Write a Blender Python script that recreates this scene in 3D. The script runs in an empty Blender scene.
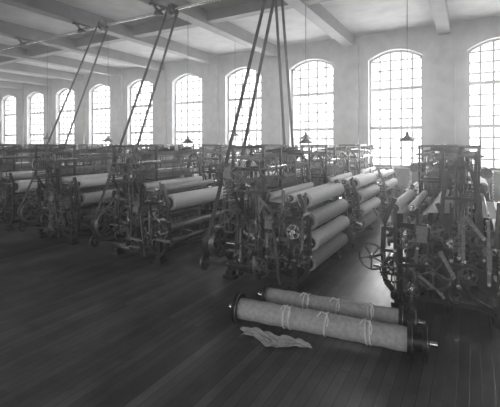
import bpy, math, random
from mathutils import Vector, Matrix
random.seed(7)
pi=math.pi
scene=bpy.context.scene
scene.view_settings.view_transform='Standard'
COL=scene.collection

# ------------------------------------------------ materials
def mat(name, c, rough=0.6, metal=0.0, var=0.25, scale=8.0, bump=0.0, stretch=(1,1,1), spec=0.5):
    m=bpy.data.materials.new(name); m.use_nodes=True
    nt=m.node_tree; b=nt.nodes['Principled BSDF']
    tc=nt.nodes.new('ShaderNodeTexCoord'); mp=nt.nodes.new('ShaderNodeMapping')
    mp.inputs['Scale'].default_value=stretch
    n=nt.nodes.new('ShaderNodeTexNoise'); n.inputs['Scale'].default_value=scale; n.inputs['Detail'].default_value=4
    r=nt.nodes.new('ShaderNodeValToRGB')
    lo=c*(1-var); hi=min(1,c*(1+var))
    r.color_ramp.elements[0].position=.3; r.color_ramp.elements[1].position=.7
    r.color_ramp.elements[0].color=(lo,lo,lo,1); r.color_ramp.elements[1].color=(hi,hi,hi,1)
    nt.links.new(tc.outputs['Object'],mp.inputs['Vector']); nt.links.new(mp.outputs[0],n.inputs['Vector'])
    nt.links.new(n.outputs['Fac'],r.inputs['Fac']); nt.links.new(r.outputs['Color'],b.inputs['Base Color'])
    b.inputs['Roughness'].default_value=rough; b.inputs['Metallic'].default_value=metal
    b.inputs['Specular IOR Level'].default_value=spec
    if bump:
        bp=nt.nodes.new('ShaderNodeBump'); bp.inputs['Strength'].default_value=bump; bp.inputs['Distance'].default_value=.02
        nt.links.new(n.outputs['Fac'],bp.inputs['Height']); nt.links.new(bp.outputs[0],b.inputs['Normal'])
    return m
IRON=mat('cast_iron',.03,.38,.35,.5,14,.15)
IRONL=mat('worn_iron',.13,.33,.6,.45,18,.1)
STEEL=mat('polished_steel',.55,.25,.9,.25,20)
WOOD=mat('loom_wood',.2,.5,0,.35,5,.1,(6,1,6))
CLOTH=mat('woven_cloth',.78,.8,0,.12,30,.1)
CLOTHG=mat('woven_cloth_grey',.44,.8,0,.2,24,.1)
YARN=mat('warp_yarn',.6,.7,0,.2,60,.1,(1,12,1))
LEATHER=mat('belt_leather',.04,.6,0,.3,10)
WALLM=mat('painted_brick',.25,.8,0,.16,3,.2)
WAINS=mat('wainscot_paint',.2,.6,0,.15,4)
CEIL=mat('whitewashed_boards',.34,.8,0,.15,2)
BEAMM=mat('ceiling_beam_paint',.14,.7,0,.15,3)
FRAMEM=mat('window_paint',.2,.5,0,.08,8)
PAPER=mat('paper',.75,.8,0,.05,5)
ENAMEL=mat('enamel_shade',.06,.3,0,.1,5)
ROPE=mat('tie_cord',.85,.9,0,.1,40)

# plank floor
def floor_mat():
    m=bpy.data.materials.new('plank_floor'); m.use_nodes=True; nt=m.node_tree; b=nt.nodes['Principled BSDF']
    tc=nt.nodes.new('ShaderNodeTexCoord'); mp=nt.nodes.new('ShaderNodeMapping'); mp.inputs['Rotation'].default_value=(0,0,pi/2)
    br=nt.nodes.new('ShaderNodeTexBrick'); br.inputs['Scale'].default_value=1
    br.inputs['Brick Width'].default_value=3.6; br.inputs['Row Height'].default_value=.1
    br.inputs['Mortar Size'].default_value=.004; br.inputs['Mortar Smooth'].default_value=.3
    br.inputs['Color1'].default_value=(.06,.06,.06,1); br.inputs['Color2'].default_value=(.13,.13,.13,1); br.inputs['Mortar'].default_value=(.018,.018,.018,1)
    n=nt.nodes.new('ShaderNodeTexNoise'); n.inputs['Scale'].default_value=1.1; n.inputs['Detail'].default_value=9; n.inputs['Roughness'].default_value=.65
    mp2=nt.nodes.new('ShaderNodeMapping'); mp2.inputs['Scale'].default_value=(1.6,.9,1)
    mx=nt.nodes.new('ShaderNodeMix'); mx.data_type='RGBA'; mx.blend_type='MULTIPLY'; mx.inputs[0].default_value=.9
    r=nt.nodes.new('ShaderNodeValToRGB'); r.color_ramp.elements[0].position=.3;r.color_ramp.elements[1].position=.72
    r.color_ramp.elements[0].color=(.35,.35,.35,1); r.color_ramp.elements[1].color=(1.5,1.5,1.5,1)
    rr=nt.nodes.new('ShaderNodeMapRange'); rr.inputs['From Min'].default_value=.3; rr.inputs['From Max'].default_value=.7; rr.inputs['To Min'].default_value=.5; rr.inputs['To Max'].default_value=.28
    bp=nt.nodes.new('ShaderNodeBump'); bp.inputs['Strength'].default_value=.3; bp.inputs['Distance'].default_value=.006
    b.inputs['Specular IOR Level'].default_value=.6
    L=nt.links.new
    L(tc.outputs['Object'],mp.inputs['Vector']); L(mp.outputs[0],br.inputs['Vector'])
    L(tc.outputs['Object'],mp2.inputs['Vector']); L(mp2.outputs[0],n.inputs['Vector']); L(n.outputs['Fac'],r.inputs['Fac'])
    L(br.outputs['Color'],mx.inputs[6]); L(r.outputs['Color'],mx.inputs[7]); L(mx.outputs[2],b.inputs['Base Color'])
    L(n.outputs['Fac'],rr.inputs['Value']); L(rr.outputs[0],b.inputs['Roughness'])
    L(br.outputs['Fac'],bp.inputs['Height']); bp.invert=True; L(bp.outputs[0],b.inputs['Normal'])
    return m
FLOORM=floor_mat()

# ------------------------------------------------ mesh builder
class MB:
    def __init__(s): s.v=[];s.f=[];s.m=[];s.mats=[]
    def mi(s,m):
        if m not in s.mats: s.mats.append(m)
        return s.mats.index(m)
    def add(s,vs,fs,m):
        o=len(s.v); s.v+= [tuple(x) for x in vs]; k=s.mi(m)
        for f in fs: s.f.append(tuple(i+o for i in f)); s.m.append(k)
    def box(s,c,d,m,rot=None):
        vs=[]
        for x in(-.5,.5):
            for y in(-.5,.5):
                for z in(-.5,.5):
                    p=Vector((x*d[0],y*d[1],z*d[2]))
                    if rot: p=rot@p
                    vs.append(p+Vector(c))
        s.add(vs,[(0,1,3,2),(4,6,7,5),(0,4,5,1),(2,3,7,6),(0,2,6,4),(1,5,7,3)],m)
    def bb(s,a,b,m):
        s.box([(a[i]+b[i])/2 for i in range(3)],[abs(b[i]-a[i]) for i in range(3)],m)
    def frame(s,ax,up=None):
        w=Vector(ax).normalized(); u=Vector(up) if up else (Vector((0,1,0)) if abs(w.y)<.9 else Vector((1,0,0)))
        a=(u-w*u.dot(w)).normalized(); b=w.cross(a); return a,b,w
    def bar(s,p0,p1,w,h,m,up=None):
        p0=Vector(p0);p1=Vector(p1);a,b,ww=s.frame(p1-p0,up)
        vs=[]
        for p in(p0,p1):
            for i,j in((-1,-1),(1,-1),(1,1),(-1,1)): vs.append(p+a*i*w/2+b*j*h/2)
        s.add(vs,[(0,3,2,1),(4,5,6,7),(0,1,5,4),(1,2,6,5),(2,3,7,6),(3,0,4,7)],m)
    def poly(s,pts,w,h,m,up=(0,1,0)):
        for i in range(len(pts)-1):
            s.bar(pts[i],pts[i+1],w,h,m,up)
    def lathe(s,p0,ax,prof,m,n=20,cap=True):
        p0=Vector(p0);a,b,w=s.frame(ax); vs=[]
        for t,r in prof:
            for k in range(n):
                an=2*pi*k/n; vs.append(p0+w*t+(a*math.cos(an)+b*math.sin(an))*r)
        fs=[]
        for i in range(len(prof)-1):
            for k in range(n):
                k2=(k+1)%n; fs.append((i*n+k,i*n+k2,(i+1)*n+k2,(i+1)*n+k))
        if cap:
            fs.append(tuple(reversed(range(n)))); fs.append(tuple(range((len(prof)-1)*n,len(prof)*n)))
        s.add(vs,fs,m)
    def cyl(s,p0,p1,r,m,n=14):
        d=Vector(p1)-Vector(p0); s.lathe(p0,d,[(0,r),(d.length,r)],m,n)
    def tube(s,pts,r,m,n=6):
        for i in range(len(pts)-1): s.cyl(pts[i],pts[i+1],r,m,n)
    def torus(s,c,ax,R,r,m,n=24,k=6):
        c=Vector(c);a,b,w=s.frame(ax);vs=[];fs=[]
        for i in range(n):
            an=2*pi*i/n; d=a*math.cos(an)+b*math.sin(an)
            for j in range(k):
                t=2*pi*j/k; vs.append(c+d*(R+r*math.cos(t))+w*r*math.sin(t))
        for i in range(n):
            for j in range(k):
                i2=(i+1)%n;j2=(j+1)%k; fs.append((i*k+j,i2*k+j,i2*k+j2,i*k+j2))
        s.add(vs,fs,m)
    def gear(s,c,ax,r,wd,m,teeth=36,spokes=5,hub=.05):
        c=Vector(c);a,b,w=s.frame(ax)
        N=teeth*4; ri=r*.84 ; th=r*.07+.006
        vs=[]
        for side in(-wd/2,wd/2):
            for k in range(N):
                an=2*pi*k/N; rr=r if (k%4) in(0,1) else r-th
                d=a*math.cos(an)+b*math.sin(an); vs.append(c+d*rr+w*side)
            for k in range(N):
                an=2*pi*k/N; d=a*math.cos(an)+b*math.sin(an); vs.append(c+d*ri+w*side)
        fs=[]
        for k in range(N):
            k2=(k+1)%N
            fs.append((k,k2,N+k2,N+k)); fs.append((2*N+k,3*N+k,3*N+k2,2*N+k2))
            fs.append((k,2*N+k,2*N+k2,k2)); fs.append((N+k,N+k2,3*N+k2,3*N+k))
        s.add(vs,fs,m)
        s.spokes(c,a,b,w,ri+.01,wd*.5,m,spokes,hub)
        s.lathe(c-w*wd*.9,w,[(0,hub),(wd*1.8,hub)],m,12)
    def spokes(s,c,a,b,w,r,wd,m,n,hub):
        for k in range(n):
            an=2*pi*k/n+.3; d=a*math.cos(an)+b*math.sin(an)
            s.bar(c+d*hub*.6,c+d*r,wd,.02,m,up=w)
    def pulley(s,c,ax,r,wd,m,n=5,hub=.04):
        c=Vector(c);a,b,w=s.frame(ax)
        s.lathe(c-w*wd/2,w,[(0,r),(wd*.5,r*1.03),(wd,r),(wd,r*.9),(wd*.5,r*.9),(0,r*.9),(0,r)],m,28,False)
        s.spokes(c,a,b,w,r*.92,wd*.35,m,n,hub)
        s.lathe(c-w*wd*.6,w,[(0,hub),(wd*1.2,hub)],m,12)
    def wheel(s,c,ax,r,m,n=4,t=.014):
        c=Vector(c);a,b,w=s.frame(ax); s.torus(c,w,r,t,m); s.spokes(c,a,b,w,r,.016,m,n,.03)
        s.lathe(c-w*.04,w,[(0,.03),(.08,.03)],m,10)
    def mesh(s,name):
        me=bpy.data.meshes.new(name); me.from_pydata(s.v,[],s.f)
        for m in s.mats: me.materials.append(m)
        me.polygons.foreach_set('material_index',s.m)
        me.polygons.foreach_set('use_smooth',[True]*len(s.f))
        me.update(); me.set_sharp_from_angle(angle=math.radians(32)); return me
    def obj(s,name,parent=None,loc=(0,0,0)):
        o=bpy.data.objects.new(name,s.mesh(name)); COL.objects.link(o); o.location=loc
        if parent: o.parent=parent
        return o
def arc(c,r,a0,a1,n,y):
    return [Vector((c[0]+r*math.cos(a0+(a1-a0)*i/n),y,c[1]+r*math.sin(a0+(a1-a0)*i/n))) for i in range(n+1)]

# ------------------------------------------------ room shell
YW=13.48; YB=-5.5; XL=-33.0; XR=6.0; ZC=6.0; T=.45
SILL=1.36; SPR=5.08; RISE=.29; HW=.87; BAY=3.0; X0=-2.2
def arch_wall(name,y0,y1,xs):
    b=MB(); n=12
    edges=[XL-T]
    for x in sorted(xs): edges+= [x-HW,x+HW]
    edges.append(XR+T)
    for i in range(0,len(edges),2): b.bb((edges[i],y0,0),(edges[i+1],y1,ZC),WALLM)
    for x in xs:
        b.bb((x-HW,y0,0),(x+HW,y1,SILL),WALLM)
        for k in range(n):
            u0=-1+2*k/n;u1=-1+2*(k+1)/n
            z0=SPR+RISE*(1-u0*u0);z1=SPR+RISE*(1-u1*u1)
            xa=x+u0*HW;xb=x+u1*HW
            vs=[(xa,y0,z0),(xb,y0,z1),(xb,y0,ZC),(xa,y0,ZC),(xa,y1,z0),(xb,y1,z1),(xb,y1,ZC),(xa,y1,ZC)]
            b.add(vs,[(0,1,2,3),(7,6,5,4),(0,4,5,1),(3,2,6,7)],WALLM)
    return b.obj(name)
xs=[X0-BAY*i for i in range(-2,10)]
arch_wall('wall_far',YW,YW+T,xs)
arch_wall('wall_near',YB-T,YB,xs)
for nm,xa in (('wall_left',XL-T),('wall_right',XR)):
    b=MB(); b.bb((xa,YB,0),(xa+T,YW,ZC),WALLM); b.obj(nm)
b=MB(); b.bb((XL-T,YB-T,-.2),(XR+T,YW+T,0),FLOORM); FLOOR=b.obj('floor')
b=MB(); b.bb((XL-T,YB-T,ZC),(XR+T,YW+T,ZC+.25),CEIL); b.obj('ceiling')
b=MB(); b.bb((XL,YW-.03,0),(XR,YW,.22),WAINS); b.obj('baseboard_far')
b=MB()
for i in range(-1,11):
    x=X0-BAY*i+BAY/2
    if x>XR-.3: continue
    b.bb((x-.3,YW-.12,0),(x+.3,YW,ZC-.35),WALLM)
b.obj('trim_pilasters')
b=MB()
for i in range(-2,11):
    x=X0-BAY*i+BAY/2
    if x>XR-.2 or x<XL+.2: continue
    b.bb((x-.17,YB,ZC-.38),(x+.17,YW,ZC),BEAMM)
for y in (1.5,8.9):
    b.bb((XL,y-.14,ZC-.3),(XR,y+.14,ZC),BEAMM)
BEAMS=b.obj('trim_ceiling_beams')

def window(i,x,yc,inward,power):
    e=MB(); y=yc; t=.05
    e.bb((x-HW,y-.05,SILL),(x-HW+.07,y+.05,SPR+.02),FRAMEM); e.bb((x+HW-.07,y-.05,SILL),(x+HW,y+.05,SPR+.02),FRAMEM)
    e.bb((x-HW,y-.06,SILL),(x+HW,y+.06,SILL+.09),FRAMEM)
    pts=[Vector((x+u*HW,y,SPR+RISE*(1-u*u)-.03)) for u in [-1+2*k/12 for k in range(13)]]
    e.poly(pts,.1,.08,FRAMEM)
    for z in (2.72,4.06): e.bb((x-HW,y-.045,z-.055),(x+HW,y+.045,z+.055),FRAMEM)
    for k in range(1,5):
        xx=x-HW+2*HW*k/5; u=(xx-x)/HW; e.bb((xx-.032,y-.02,SILL),(xx+.032,y+.02,SPR+RISE*(1-u*u)),FRAMEM)
    for k in range(1,12):
        z=SILL+(5.37-SILL)*k/12
        e.bb((x-HW,y-.018,z-.027),(x+HW,y+.018,z+.027),FRAMEM)
    e.bb((x-HW-.06,YW-.07 if inward<0 else YB,SILL-.05),(x+HW+.06,YW+.2 if inward<0 else YB+.07,SILL),FRAMEM)
    e.obj('window_%d'%i)
    L=bpy.data.lights.new('sky_and_fill_light_%d'%i,'AREA'); L.shape='RECTANGLE'; L.size=2.3; L.size_y=4.6; L.energy=power
    o=bpy.data.objects.new('daylight_and_fill_%d'%i,L); COL.objects.link(o)
    o.location=(x,(YW+T+.15) if inward<0 else (YB-T-.15),(SILL+5.37)/2)
    o.rotation_euler=(-pi/2,0,0) if inward<0 else (pi/2,0,0)
n=1
for x in xs:
    window(n,x,YW+.26,-1,620); n+=1
for k,x in enumerate(xs):
    if x>-21: window(n,x,YB-.26,1,165); n+=1  # unseen windows behind the camera, area lights added here as front fill

# world
w=bpy.data.worlds.new('overcast_sky'); scene.world=w; w.use_nodes=True
w.node_tree.nodes['Background'].inputs[0].default_value=(1,1,1,1); w.node_tree.nodes['Background'].inputs[1].default_value=3.0

# ------------------------------------------------ loom parts (local: +x = cloth side, -y = gear end)
def p_frame():
    b=MB()
    for sy in (-1,1):
        y=.95*sy
        for x,zt in((-.62,1.12),(.52,1.25),(-.05,1.3)):
            b.bar((x,y,0.05 if x!=-.05 else .15),(x,y,zt),.07,.075,IRON,(0,1,0))
            if x!=-.05: 
                b.box((x,y,.03),(.2,.16,.06),IRON)
                b.box((x,y,.09),(.13,.11,.07),IRON)
        for z,a,c in((.18,-.62,.52),(.64,-.62,.52),(1.08,-.68,.6)):
            b.bar((a,y,z),(c,y,z),.06,.06,IRON,(0,1,0))
        b.poly(arc((-.62,.64),.46,-pi/2,0,7,y),.045,.045,IRON)
        b.poly(arc((.52,.64),.46,pi,1.5*pi,7,y),.045,.045,IRON)
        b.poly(arc((-.05,.64),.42,.15,pi-.15,9,y),.045,.045,IRON)
        b.poly([Vector((-.42,y,1.08)),Vector((-.4,y,1.5)),Vector((-.32,y,1.85)),Vector((-.2,y,1.98))],.06,.05,IRON)
        b.poly([Vector((.02,y,1.08)),Vector((0,y,1.5)),Vector((-.06,y,1.85)),Vector((-.2,y,1.98))],.06,.05,IRON)
        b.bar((-.42,y,1.5),(0,y,1.5),.04,.04,IRON,(0,1,0))
        b.poly([Vector((.52,y,.1)),Vector((.7,y,.3)),Vector((.74,y,.7)),Vector((.72,y,1.1)),Vector((.58,y,1.45))],.05,.06,IRON)
        for z in(.42,.73,1.04): b.bar((.5,y,z),(.74,y,z),.04,.04,IRON,(0,1,0))
        b.poly([Vector((-.62,y,.3)),Vector((-.78,y,.45)),Vector((-.8,y,.9)),Vector((-.7,y,1.25))],.05,.05,IRON)
    for x,z,w_ in((-.62,.2,.08),(.52,.2,.08),(-.62,1.02,.09),(-.05,.64,.07),(.5,.9,.05)):
        b.bar((x,-.95,z),(x,.95,z),w_,w_,IRON)
    b.bar((-.2,-1.0,1.99),(-.2,1.0,1.99),.07,.09,IRON)
    b.bar((-.36,-.95,1.8),(-.36,.95,1.8),.03,.05,IRON); b.bar((-.04,-.95,1.8),(-.04,.95,1.8),.03,.05,IRON)
    return b.mesh('loom_frame')
def p_shafts():
    b=MB()
    b.cyl((-.1,-1.12,.75),(-.1,1.12,.75),.025,STEEL,10)
    b.cyl((.32,-1.12,.45),(.32,1.1,.45),.02,STEEL,10)
    for y in(-.7,-.3,.3,.7):
        b.lathe((.32,y-.03,.45),(0,1,0),[(0,.1),(.06,.1)],IRON,14)
        b.bar((.32,y,.45),(-.3,y+.05,.25),.03,.04,IRONL)
        b.bar((-.3,y+.05,.25),(-.3,y+.05,1.05),.012,.012,IRONL)
    for y in(-.6,.6):
        b.bar((-.1,y,.75),(-.22,y,.84),.04,.05,IRONL); b.bar((-.22,y,.84),(.2,y,.9),.03,.04,IRONL)
    b.bar((.2,-.6,.9),(.28,-.6,.2),.04,.05,WOOD);b.bar((.2,.6,.9),(.28,.6,.2),.04,.05,WOOD)
    return b.mesh('crank_and_cam_shafts')
def p_gears():
    b=MB(); y=-1.05
    def G(x,z,r,m,t,sp,yy=y,w_=.045,end=-.9):
        b.gear((x,yy,z),(0,1,0),r,w_,m,t,sp,.035); b.cyl((x,yy-.05*(-1 if end>0 else 1),z),(x,end,z),.02,STEEL,10)
    G(-.14,.78,.25,IRONL,40,6); G(.3,.5,.19,IRON,30,5,y-.01); G(0,.3,.15,IRONL,24,4,y-.03)
    G(.55,.92,.11,STEEL,26,4,y-.04,.03); G(.68,.62,.15,IRONL,30,5,y-.03,.03); G(.14,.98,.13,IRON,24,4,y-.05,.03)
    G(-.38,.47,.14,IRON,24,4,y-.03,.03); G(.42,1.2,.08,IRONL,18,3,y-.05,.03)
    G(.1,.55,.24,IRONL,34,5,1.05,.04,.9); G(-.45,.8,.16,IRON,24,5,1.05,.04,.9); G(.45,.95,.14,IRONL,24,5,1.08,.04,.9)
    G(-.1,1.0,.12,IRONL,20,4,1.1,.03,.9); G(.6,.5,.16,IRON,26,5,1.09,.03,.9); G(.35,.3,.1,STEEL,18,3,1.12,.03,.9)
    return b.mesh('drive_gears')
def p_fittings(seed):
    R=random.Random(seed); b=MB()
    for sy in(-1,1):
        yb=sy*1.0
        for k in range(30):
            x=R.uniform(-.7,.75); z=R.uniform(.2,1.2); L_=R.uniform(.15,.6); an=R.choice([0,pi/2,pi/2,R.uniform(0,pi)])
            y=yb+sy*R.uniform(0,.16); m=R.choice([IRON,IRON,IRONL,WOOD])
            x2=x+math.cos(an)*L_; z2=min(1.5,z+math.sin(an)*L_); x2=max(-.85,min(.85,x2))
            b.bar((x,y,z),(x2,y,z2),R.uniform(.012,.03),R.uniform(.02,.045),m,(0,1,0))
            b.cyl((x,y-sy*.12,z),(x,y+sy*.03,z),.022,STEEL,8)
        for k in range(5):
            x=R.uniform(-.6,.6); y=yb+sy*R.uniform(.02,.12); z=R.uniform(.15,.4)
            b.cyl((x,y,z),(x,y,R.uniform(.7,1.1)),.006,STEEL,6)
            b.lathe((x,y,z-.07),(0,0,1),[(0,.04),(.03,.05),(.08,.05),(.1,.02)],IRON,12)
        for k in range(4):
            x=R.uniform(-.5,.6); z=R.uniform(.3,1.2); b.wheel((x,yb+sy*R.uniform(.1,.2),z),(R.uniform(-.3,.3),1,0),R.uniform(.06,.11),IRONL,4,.01)
            b.cyl((x,yb,z),(x,yb+sy*.2,z),.012,STEEL,8)
        for k in range(3):
            x=R.uniform(-.5,.5); z=R.uniform(.4,.9); y=yb+sy*.1
            b.lathe((x,y,z),(0,0,1),[(i*.01,.014+.008*(i%2)) for i in range(22)],STEEL,8)
    for k in range(16):
        x=R.uniform(-.4,.1); y=R.uniform(-.9,.9); b.cyl((x,y,1.5),(x+R.uniform(-.03,.03),y,R.uniform(1.8,2.12)),.008,IRONL,6)
    for k in range(6):
        y=R.uniform(-.8,.85); b.bar((-.4,y,2.03),(R.uniform(0,.2),y,2.03+R.uniform(-.04,.1)),.015,.04,IRON)
    for k in range(4):
        y=R.uniform(-.5,.9); b.lathe((-.2,y,2.03),(0,0,1),[(0,.03),(.02,.045),(.1,.03),(.12,.045),(.14,.02)],R.choice([WOOD,CLOTH,IRONL]),10)
    for k in range(8):
        y=-.6+.16*k; b.bar((-.5,y,.3+.03*(k%3)),(.5,y,.24),.025,.04,IRONL); b.bar((-.2,y,.3),(-.22,y,1.05),.01,.01,STEEL)
    b.bar((-.62,-.85,1.29),(-.6,.85,1.29),.02,.03,WOOD); b.bar((-.5,-.85,1.3),(-.5,.85,1.3),.02,.03,WOOD)
    return b.mesh('levers_and_springs')
def p_pulleys():
    b=MB()
    b.pulley((-.72,-1.13,.62),(1,0,0),.24,.1,IRONL,5); b.pulley((-.84,-1.13,.62),(1,0,0),.24,.1,IRON,5)
    b.cyl((-.95,-1.13,.62),(-.3,-1.13,.62),.022,STEEL); b.bar((-.62,-1.16,.62),(-.62,-.92,.62),.07,.07,IRON)
    b.bar((-.35,-1.16,.62),(-.35,-.92,.64),.05,.05,IRON)
    b.cyl((-.98,-1.2,.27),(-.1,-1.1,.3),.022,IRON); b.lathe((-1.0,-1.2,.27),(1,.1,0),[(0,.1),(.02,.13),(.05,.13),(.06,.06),(.1,.06)],IRONL,20)
    b.bar((-.62,-1.16,.29),(-.62,-.93,.29),.05,.05,IRON)
    b.wheel((-.45,-1.26,1.0),(0,1,0),.17,IRONL,5); b.cyl((-.45,-1.3,1.0),(-.45,-.93,1.0),.015,STEEL)
    b.wheel((.2,-1.22,1.17),(.3,1,0),.1,IRONL,4,.01); b.cyl((.2,-1.22,1.17),(.25,-.95,1.12),.012,STEEL)
    b.wheel((.84,1.18,.68),(.1,1,0),.17,IRONL,5); b.cyl((.84,1.22,.68),(.72,.95,.68),.018,IRON); 
    return b.mesh('belt_pulleys_and_handwheel')
def p_warp():
    b=MB()
    b.lathe((-.6,-.9,.55),(0,1,0),[(0,.05),(.05,.05),(.05,.25),(.08,.25),(.08,.19),(1.72,.19),(1.72,.25),(1.75,.25),(1.75,.05),(1.8,.05)],YARN,26)
    b.lathe((-.6,-.86,.55),(0,1,0),[(0,.26),(.03,.26)],IRON,26);b.lathe((-.6,.83,.55),(0,1,0),[(0,.26),(.03,.26)],IRON,26)
    b.cyl((-.7,-.9,1.2),(-.7,.9,1.2),.05,WOOD)
    def sheet(p,q):
        b.add([(p[0],-.8,p[1]),(p[0],.8,p[1]),(q[0],.8,q[1]),(q[0],-.8,q[1]),(p[0],-.8,p[1]-.006),(p[0],.8,p[1]-.006),(q[0],.8,q[1]-.006),(q[0],-.8,q[1]-.006)],[(0,1,2,3),(7,6,5,4),(0,4,5,1),(3,2,6,7),(0,3,7,4),(1,5,6,2)],YARN)
    sheet((-.79,.6),(-.75,1.2)); sheet((-.7,1.25),(-.4,1.27)); sheet((-.08,1.29),(.2,1.27)); 
    return b.mesh('warp_beam_and_yarn')
def p_harness():
    b=MB()
    for k in range(6):
        x=-.37+.05*k; dz=.04*((k*3)%4-1.5)
        b.bar((x,-.82,1.55+dz),(x,.82,1.55+dz),.016,.04,WOOD); b.bar((x,-.82,1.12+dz),(x,.82,1.12+dz),.016,.03,WOOD)
        for y in(-.82,.82): b.bar((x,y,1.1+dz),(x,y,1.57+dz),.02,.016,IRONL)
        for j in range(40):
            y=-.78+1.56*j/39; b.bar((x,y,1.13+dz),(x,y,1.54+dz),.006,.004,IRONL)
        for y in(-.55,-.5,.5,.55):
            b.bar((x,y,1.57+dz),(x,y,1.93),.006,.006,IRON)
    for y in(-.5,.5):
        for k in range(6): b.lathe((-.37+.05*k-.01,y,1.9),(1,0,0),[(0,.05),(.02,.05)],IRONL,12)
    return b.mesh('heddle_harness')
def p_dobby():
    b=MB()
    x0,x1,y0,y1=-.42,.12,-1.2,-.62
    for x in(x0,x1):
        for y in(y0,y1): b.bar((x,y,1.45),(x,y,2.16),.035,.035,IRON)
    for z in(1.47,1.8,2.14):
        for x in(x0,x1): b.bar((x,y0-.03,z),(x,y1+.03,z),.04,.03,IRON)
        for y in(y0,y1): b.bar((x0-.03,y,z),(x1+.03,y,z),.03,.04,IRON)
    for k in range(11):
        y=y0+.05+.046*k
        b.bar((x0+.03,y,1.58+.015*(k%3)),(x1+.12,y,1.66+.03*(k%2)),.012,.035,IRONL)
        b.bar((x0-.08,y,1.98),(x1-.05,y,1.93+.03*(k%3)),.012,.03,IRONL)
        b.bar((x0+.12,y,1.6),(x0+.12,y,1.97),.01,.012,STEEL)
    b.lathe((x0-.1,y0,1.72),(0,1,0),[(0,.09),(.58,.09)],WOOD,8)
    for k in range(9): b.box((x0-.2,(y0+y1)/2,1.72-.05*k),(.015,.52,.03),WOOD)
    for k in range(4): b.box((x0-.19+.02*k,(y0+y1)/2,1.8-.002*k*k),(.02,.5,.015),WOOD)
    b.wheel((x1+.1,y0-.05,1.85),(0,1,0),.14,IRONL,5); b.cyl((x1+.1,y0-.08,1.85),(x1+.1,y1,1.85),.014,STEEL)
    b.gear((x0+.1,y0-.05,1.72),(0,1,0),.12,.03,IRONL,20,4,.03)
    b.bar((x0,y0,1.47),(-.42,-.95,1.08),.04,.04,IRON); b.bar((x1,y0,1.47),(.02,-.95,1.08),.04,.04,IRON)
    b.bar((.0,-1.22,1.78),(-.05,-1.1,.8),.02,.03,IRONL)
    for x in(-.36,0): b.bar((x,.95,1.5),(x,.95,2.1),.03,.03,IRON)
    for k in range(7): b.bar((-.36,.6+.05*k,2.05),(.08,.6+.05*k,2.0+.02*(k%3)),.012,.03,IRONL)
    b.bar((-.36,.6,2.05),(-.36,.98,2.05),.03,.03,IRON);b.bar((0,.6,2.03),(0,.98,2.03),.03,.03,IRON)
    b.bar((-.36,.6,1.8),(-.36,.6,2.05),.03,.03,IRON)
    return b.mesh('dobby_head')
def p_lay():
    b=MB()
    b.bar((.22,-1.25,1.0),(.22,1.22,1.0),.12,.09,WOOD)
    for sy in(-1,1):
        yc=1.13*sy
        b.box((.22,yc-.01*sy,1.1),(.14,.2,.1),WOOD); b.box((.3,yc-.01*sy,1.12),(.015,.24,.14),IRONL)
        b.bar((.22,.85*sy,.95),(.26,.85*sy,.15),.06,.05,IRON)
        b.bar((.36,-1.16 if sy<0 else 1.1,.15),(.24,-1.2 if sy<0 else 1.1,1.28),.03,.035,IRONL)
    b.bar((.22,-.85,1.22),(.22,.85,1.22),.05,.05,WOOD)
    for j in range(50):
        y=-.82+1.64*j/49; b.bar((.22,y,1.04),(.22,y,1.2),.004,.012,IRONL)
    b.lathe((.06,-.9,1.38),(0,1,0),[(0,.03),(.03,.03),(.03,.06),(1.77,.06),(1.77,.03),(1.8,.03)],CLOTH,18)
    for y in(-.93,.93): b.bar((.02,y,1.3),(.07,y,1.42),.04,.05,IRON)
    return b.mesh('lay_and_reed')
def roll(b,x,z,r,m,y0=-.88,y1=.88):
    L=y1-y0
    b.lathe((x,y0,z),(0,1,0),[(0,.03),(.05,.03),(.05,r*1.0),(L-.05,r*1.0),(L-.05,.03),(L,.03)],m,26)
    for y in(y0,y1-.02): b.lathe((x,y,z),(0,1,0),[(0,r*.7),(.02,r*.7)],IRON,20)
    b.cyl((x,-.97,z),(x,.97,z),.025,STEEL,10)
def p_rolls(v):
    b=MB()
    if v==0:
        roll(b,.62,1.34,.115,CLOTH); roll(b,.69,1.04,.125,CLOTHG); roll(b,.71,.73,.125,CLOTH); roll(b,.68,.42,.12,CLOTHG)
        roll(b,.4,1.36,.07,CLOTH)
    elif v==1:
        roll(b,.66,1.1,.15,CLOTH); roll(b,.42,1.34,.05,CLOTHG); roll(b,.62,.62,.08,IRONL); 
        roll(b,.68,.38,.05,IRON)
    else:
        roll(b,.6,1.3,.08,CLOTH); roll(b,.68,.98,.12,CLOTHG); roll(b,.66,.55,.07,IRONL); roll(b,.38,1.33,.05,CLOTH)
    return b.mesh('cloth_rolls')
PARTS=[('cast_frame',p_frame()),('crank_shafts',p_shafts()),('drive_gears',p_gears()),('belt_pulleys',p_pulleys()),('warp_beam',p_warp()),('heddle_harness',p_harness()),('dobby_head',p_dobby()),('lay_and_reed',p_lay())]
ROLLS=[p_rolls(0),p_rolls(1),p_rolls(2)]
FIT=[p_fittings(3),p_fittings(11),p_fittings(23)]
def loom(x,y,v,rz=0,k=0):
    e=bpy.data.objects.new('power_loom',None); COL.objects.link(e); e.location=(x,y,0); e.rotation_euler=(0,0,rz); e.empty_display_size=.3
    for n_,me in PARTS+[('cloth_rolls',ROLLS[v]),('levers_and_springs',FIT[k%3])]:
        o=bpy.data.objects.new(n_,me); COL.objects.link(o); o.parent=e
    return e
cols=[-.4,-2.75,-5.45,-8.0,-10.55,-13.1,-15.65,-18.2,-20.75]
rows=[(6.12,5),(8.92,7),(11.72,9)]
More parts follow.
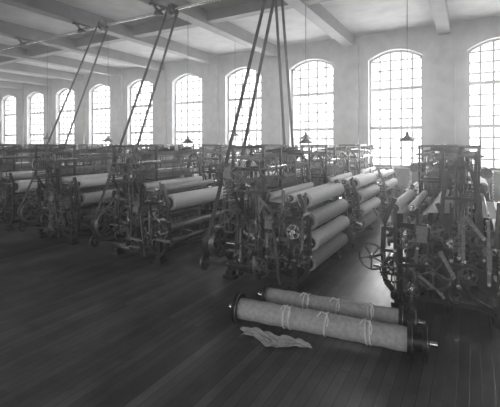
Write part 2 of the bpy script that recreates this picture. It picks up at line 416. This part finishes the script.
for ri,(ry,nc) in enumerate(rows):
    for ci in range(nc):
        v=[[2,0,1,2,1],[0,0,2,1,0,2,1],[1,2,0,1,2,0,1,2,0]][ri][ci]
        if ci==0: loom([-.3,-.42,-.42][ri],[6.38,9.12,11.95][ri],v,pi if ri==0 else 0,ri)
        else: loom(cols[ci],ry,v,0,ri+ci)

# ------------------------------------------------ line shaft, hangers, belts
SY=7.0; SZ=5.45
b=MB(); b.cyl((XL+1,SY,SZ),(XR-.3,SY,SZ),.035,STEEL,12)
for i in range(-1,10):
    x=X0-BAY*i+BAY/2
    if x>XR-.5: continue
    b.bar((x,SY-.2,ZC-.38),(x,SY,SZ),.05,.06,IRON); b.bar((x,SY+.2,ZC-.38),(x,SY,SZ),.05,.06,IRON)
    b.box((x,SY,ZC-.4),(.16,.5,.05),IRON); b.lathe((x-.1,SY,SZ),(1,0,0),[(0,.07),(.2,.07)],IRON,14)
pul=[]
def belt(bx,by,bz,br,w=.07):
    R=.15
    d=Vector((0,SY-by,SZ-bz)).normalized(); nrm=Vector((0,-d.z,d.y))
    for s_ in(-1,1):
        p0=Vector((bx,by,bz))+nrm*br*s_; p1=Vector((bx,SY,SZ))+nrm*R*s_
        bl.bar(p0,p1,w,.008,LEATHER,(1,0,0))
    pul.append(bx)
bl=MB()
for ci in(1,2,3): belt(cols[ci]-.78,4.99,.62,.245,.07)
belt(cols[1]-.66,7.79,.62,.245,.06)
for x in pul: b.pulley((x,SY,SZ),(1,0,0),.15,.12,IRONL,5)
ls=b.obj('line_shaft',BEAMS)
bl_o=bl.obj('drive_belts',BEAMS)

# ------------------------------------------------ pendant lamps
def lamp(x,y,z):
    b=MB(); b.cyl((x,y,z+.12),(x,y,ZC),.007,LEATHER,6)
    b.lathe((x,y,z-.06),(0,0,1),[(0,.17),(.03,.155),(.1,.06),(.13,.035),(.2,.03),(.2,.0)],ENAMEL,20,False)
    b.lathe((x,y,z-.05),(0,0,1),[(0,.01),(.03,.035),(.07,.03),(.12,.02)],PAPER,12)
    b.obj('pendant_lamp')
for p in((-1.15,8.6,2.3),(-3.2,8.0,2.25),(-6.6,8.0,2.25),(-9.8,8.0,2.3),(-7,11,2.5),(-13,8,2.4),(-4.2,10.5,2.4)): lamp(*p)

# ------------------------------------------------ cloth beams lying on the floor
def floor_beam(p0,p1,rr,rd,name='cloth_beam'):
    b=MB(); p0=Vector((p0[0],p0[1],rd)); p1=Vector((p1[0],p1[1],rd)); d=(p1-p0); L=d.length; w=d.normalized()
    b.lathe(p0,w,[(0,.04),(0.02,.04)],STEEL,16)
    for t in(.02,L-.06,L-.2):
        b.lathe(p0+w*t,w,[(0,rd*.3),(.0,rd),(.012,rd),(.012,rd*.9),(.03,rd*.9),(.03,rd),(.045,rd),(.045,rd*.5)],IRON,32)
        b.lathe(p0+w*(t-.03),w,[(0,.055),(.1,.055)],IRONL,14)
        b.torus(p0+w*(t+.045),w,rd*.97,.006,STEEL,32,6)
    prof=[(.06,rr*.98)]
    k=24
    for i in range(k+1):
        prof.append((.07+(L-.28)*i/k, rr*(1+.03*math.sin(i*1.7)+.015*math.sin(i*4.1))))
    prof.append((L-.2,rr*.97))
    b.lathe(p0,w,prof,CLOTHG,32)
    b.lathe(p0+w*(L-.2),w,[(0,rr*.8),(.16,rr*.8)],IRON,24)
    for f in(.3,.33,.52,.72,.74):
        b.torus(p0+w*L*f,w+Vector((.05,0,.1*math.sin(f*20))),rr*1.04,.008,ROPE,28,6)
    for f in(.32,.52,.73):
        c=p0+w*L*f+Vector((0,-.02,rr*1.03)); 
        b.tube([c,c+Vector((.03,-.05,.02)),c+Vector((.06,-.1,-.02)),c+Vector((.05,-.12,-.08))],.008,ROPE)
        b.tube([c,c+Vector((-.04,-.04,.03)),c+Vector((-.07,-.09,-.01))],.008,ROPE)
    b.cyl(p0-w*.08,p0+w*.03,.03,STEEL); b.cyl(p1-w*.03,p1+w*.08,.03,STEEL)
    return b.obj(name)
floor_beam((-2.49,3.93),(-.36,4.2),.12,.18)
floor_beam((-2.41,4.52),(-.52,4.72),.105,.145)

# crumpled cloth on floor
def cloth():
    nx,ny=60,20; vs=[];fs=[]
    for i in range(nx):
        for j in range(ny):
            u=i/(nx-1);v=j/(ny-1)
            x=-2.25+.75*u+.04*math.sin(v*5)+.03*math.sin(v*13); y=3.62+.1*u+.14*v*(1+.3*math.sin(u*4))+ .03*math.sin(u*9)+(.05*(1-v)*math.sin(u*7+1))
            z=.012+ .035*abs(math.sin(u*13+v*5+math.sin(v*7)))*(.3+.7*v)+.018*abs(math.sin(v*14+u*9+math.sin(u*11)))
            vs.append((x,y,z))
    for i in range(nx-1):
        for j in range(ny-1):
            a=i*ny+j; fs.append((a,a+ny,a+ny+1,a+1))
    b=MB(); b.add(vs,fs,CLOTHG); o=b.obj('crumpled_cloth'); md=o.modifiers.new('s','SOLIDIFY'); md.thickness=.006
cloth()

# scatter volume added to imitate window glare and halation across the room
vm=bpy.data.materials.new('glare_haze'); vm.use_nodes=True; nt=vm.node_tree; nt.nodes.clear()
out=nt.nodes.new('ShaderNodeOutputMaterial'); sc=nt.nodes.new('ShaderNodeVolumeScatter')
sc.inputs['Density'].default_value=.016; sc.inputs['Anisotropy'].default_value=.72
nt.links.new(sc.outputs[0],out.inputs['Volume'])
b=MB(); b.bb((XL+.01,YB+.01,.001),(XR-.01,YW-.001,ZC-.001),vm); b.obj('glare_haze',FLOOR)

# ------------------------------------------------ camera
cd=bpy.data.cameras.new('camera'); cam=bpy.data.objects.new('camera',cd); COL.objects.link(cam)
cd.sensor_width=36; cd.lens=378/500*36; cd.shift_y=-(203.5-143)/500
cam.location=(0,0,2.2); cam.rotation_euler=(pi/2,0,math.radians(30.2)); cd.clip_end=200
scene.camera=cam
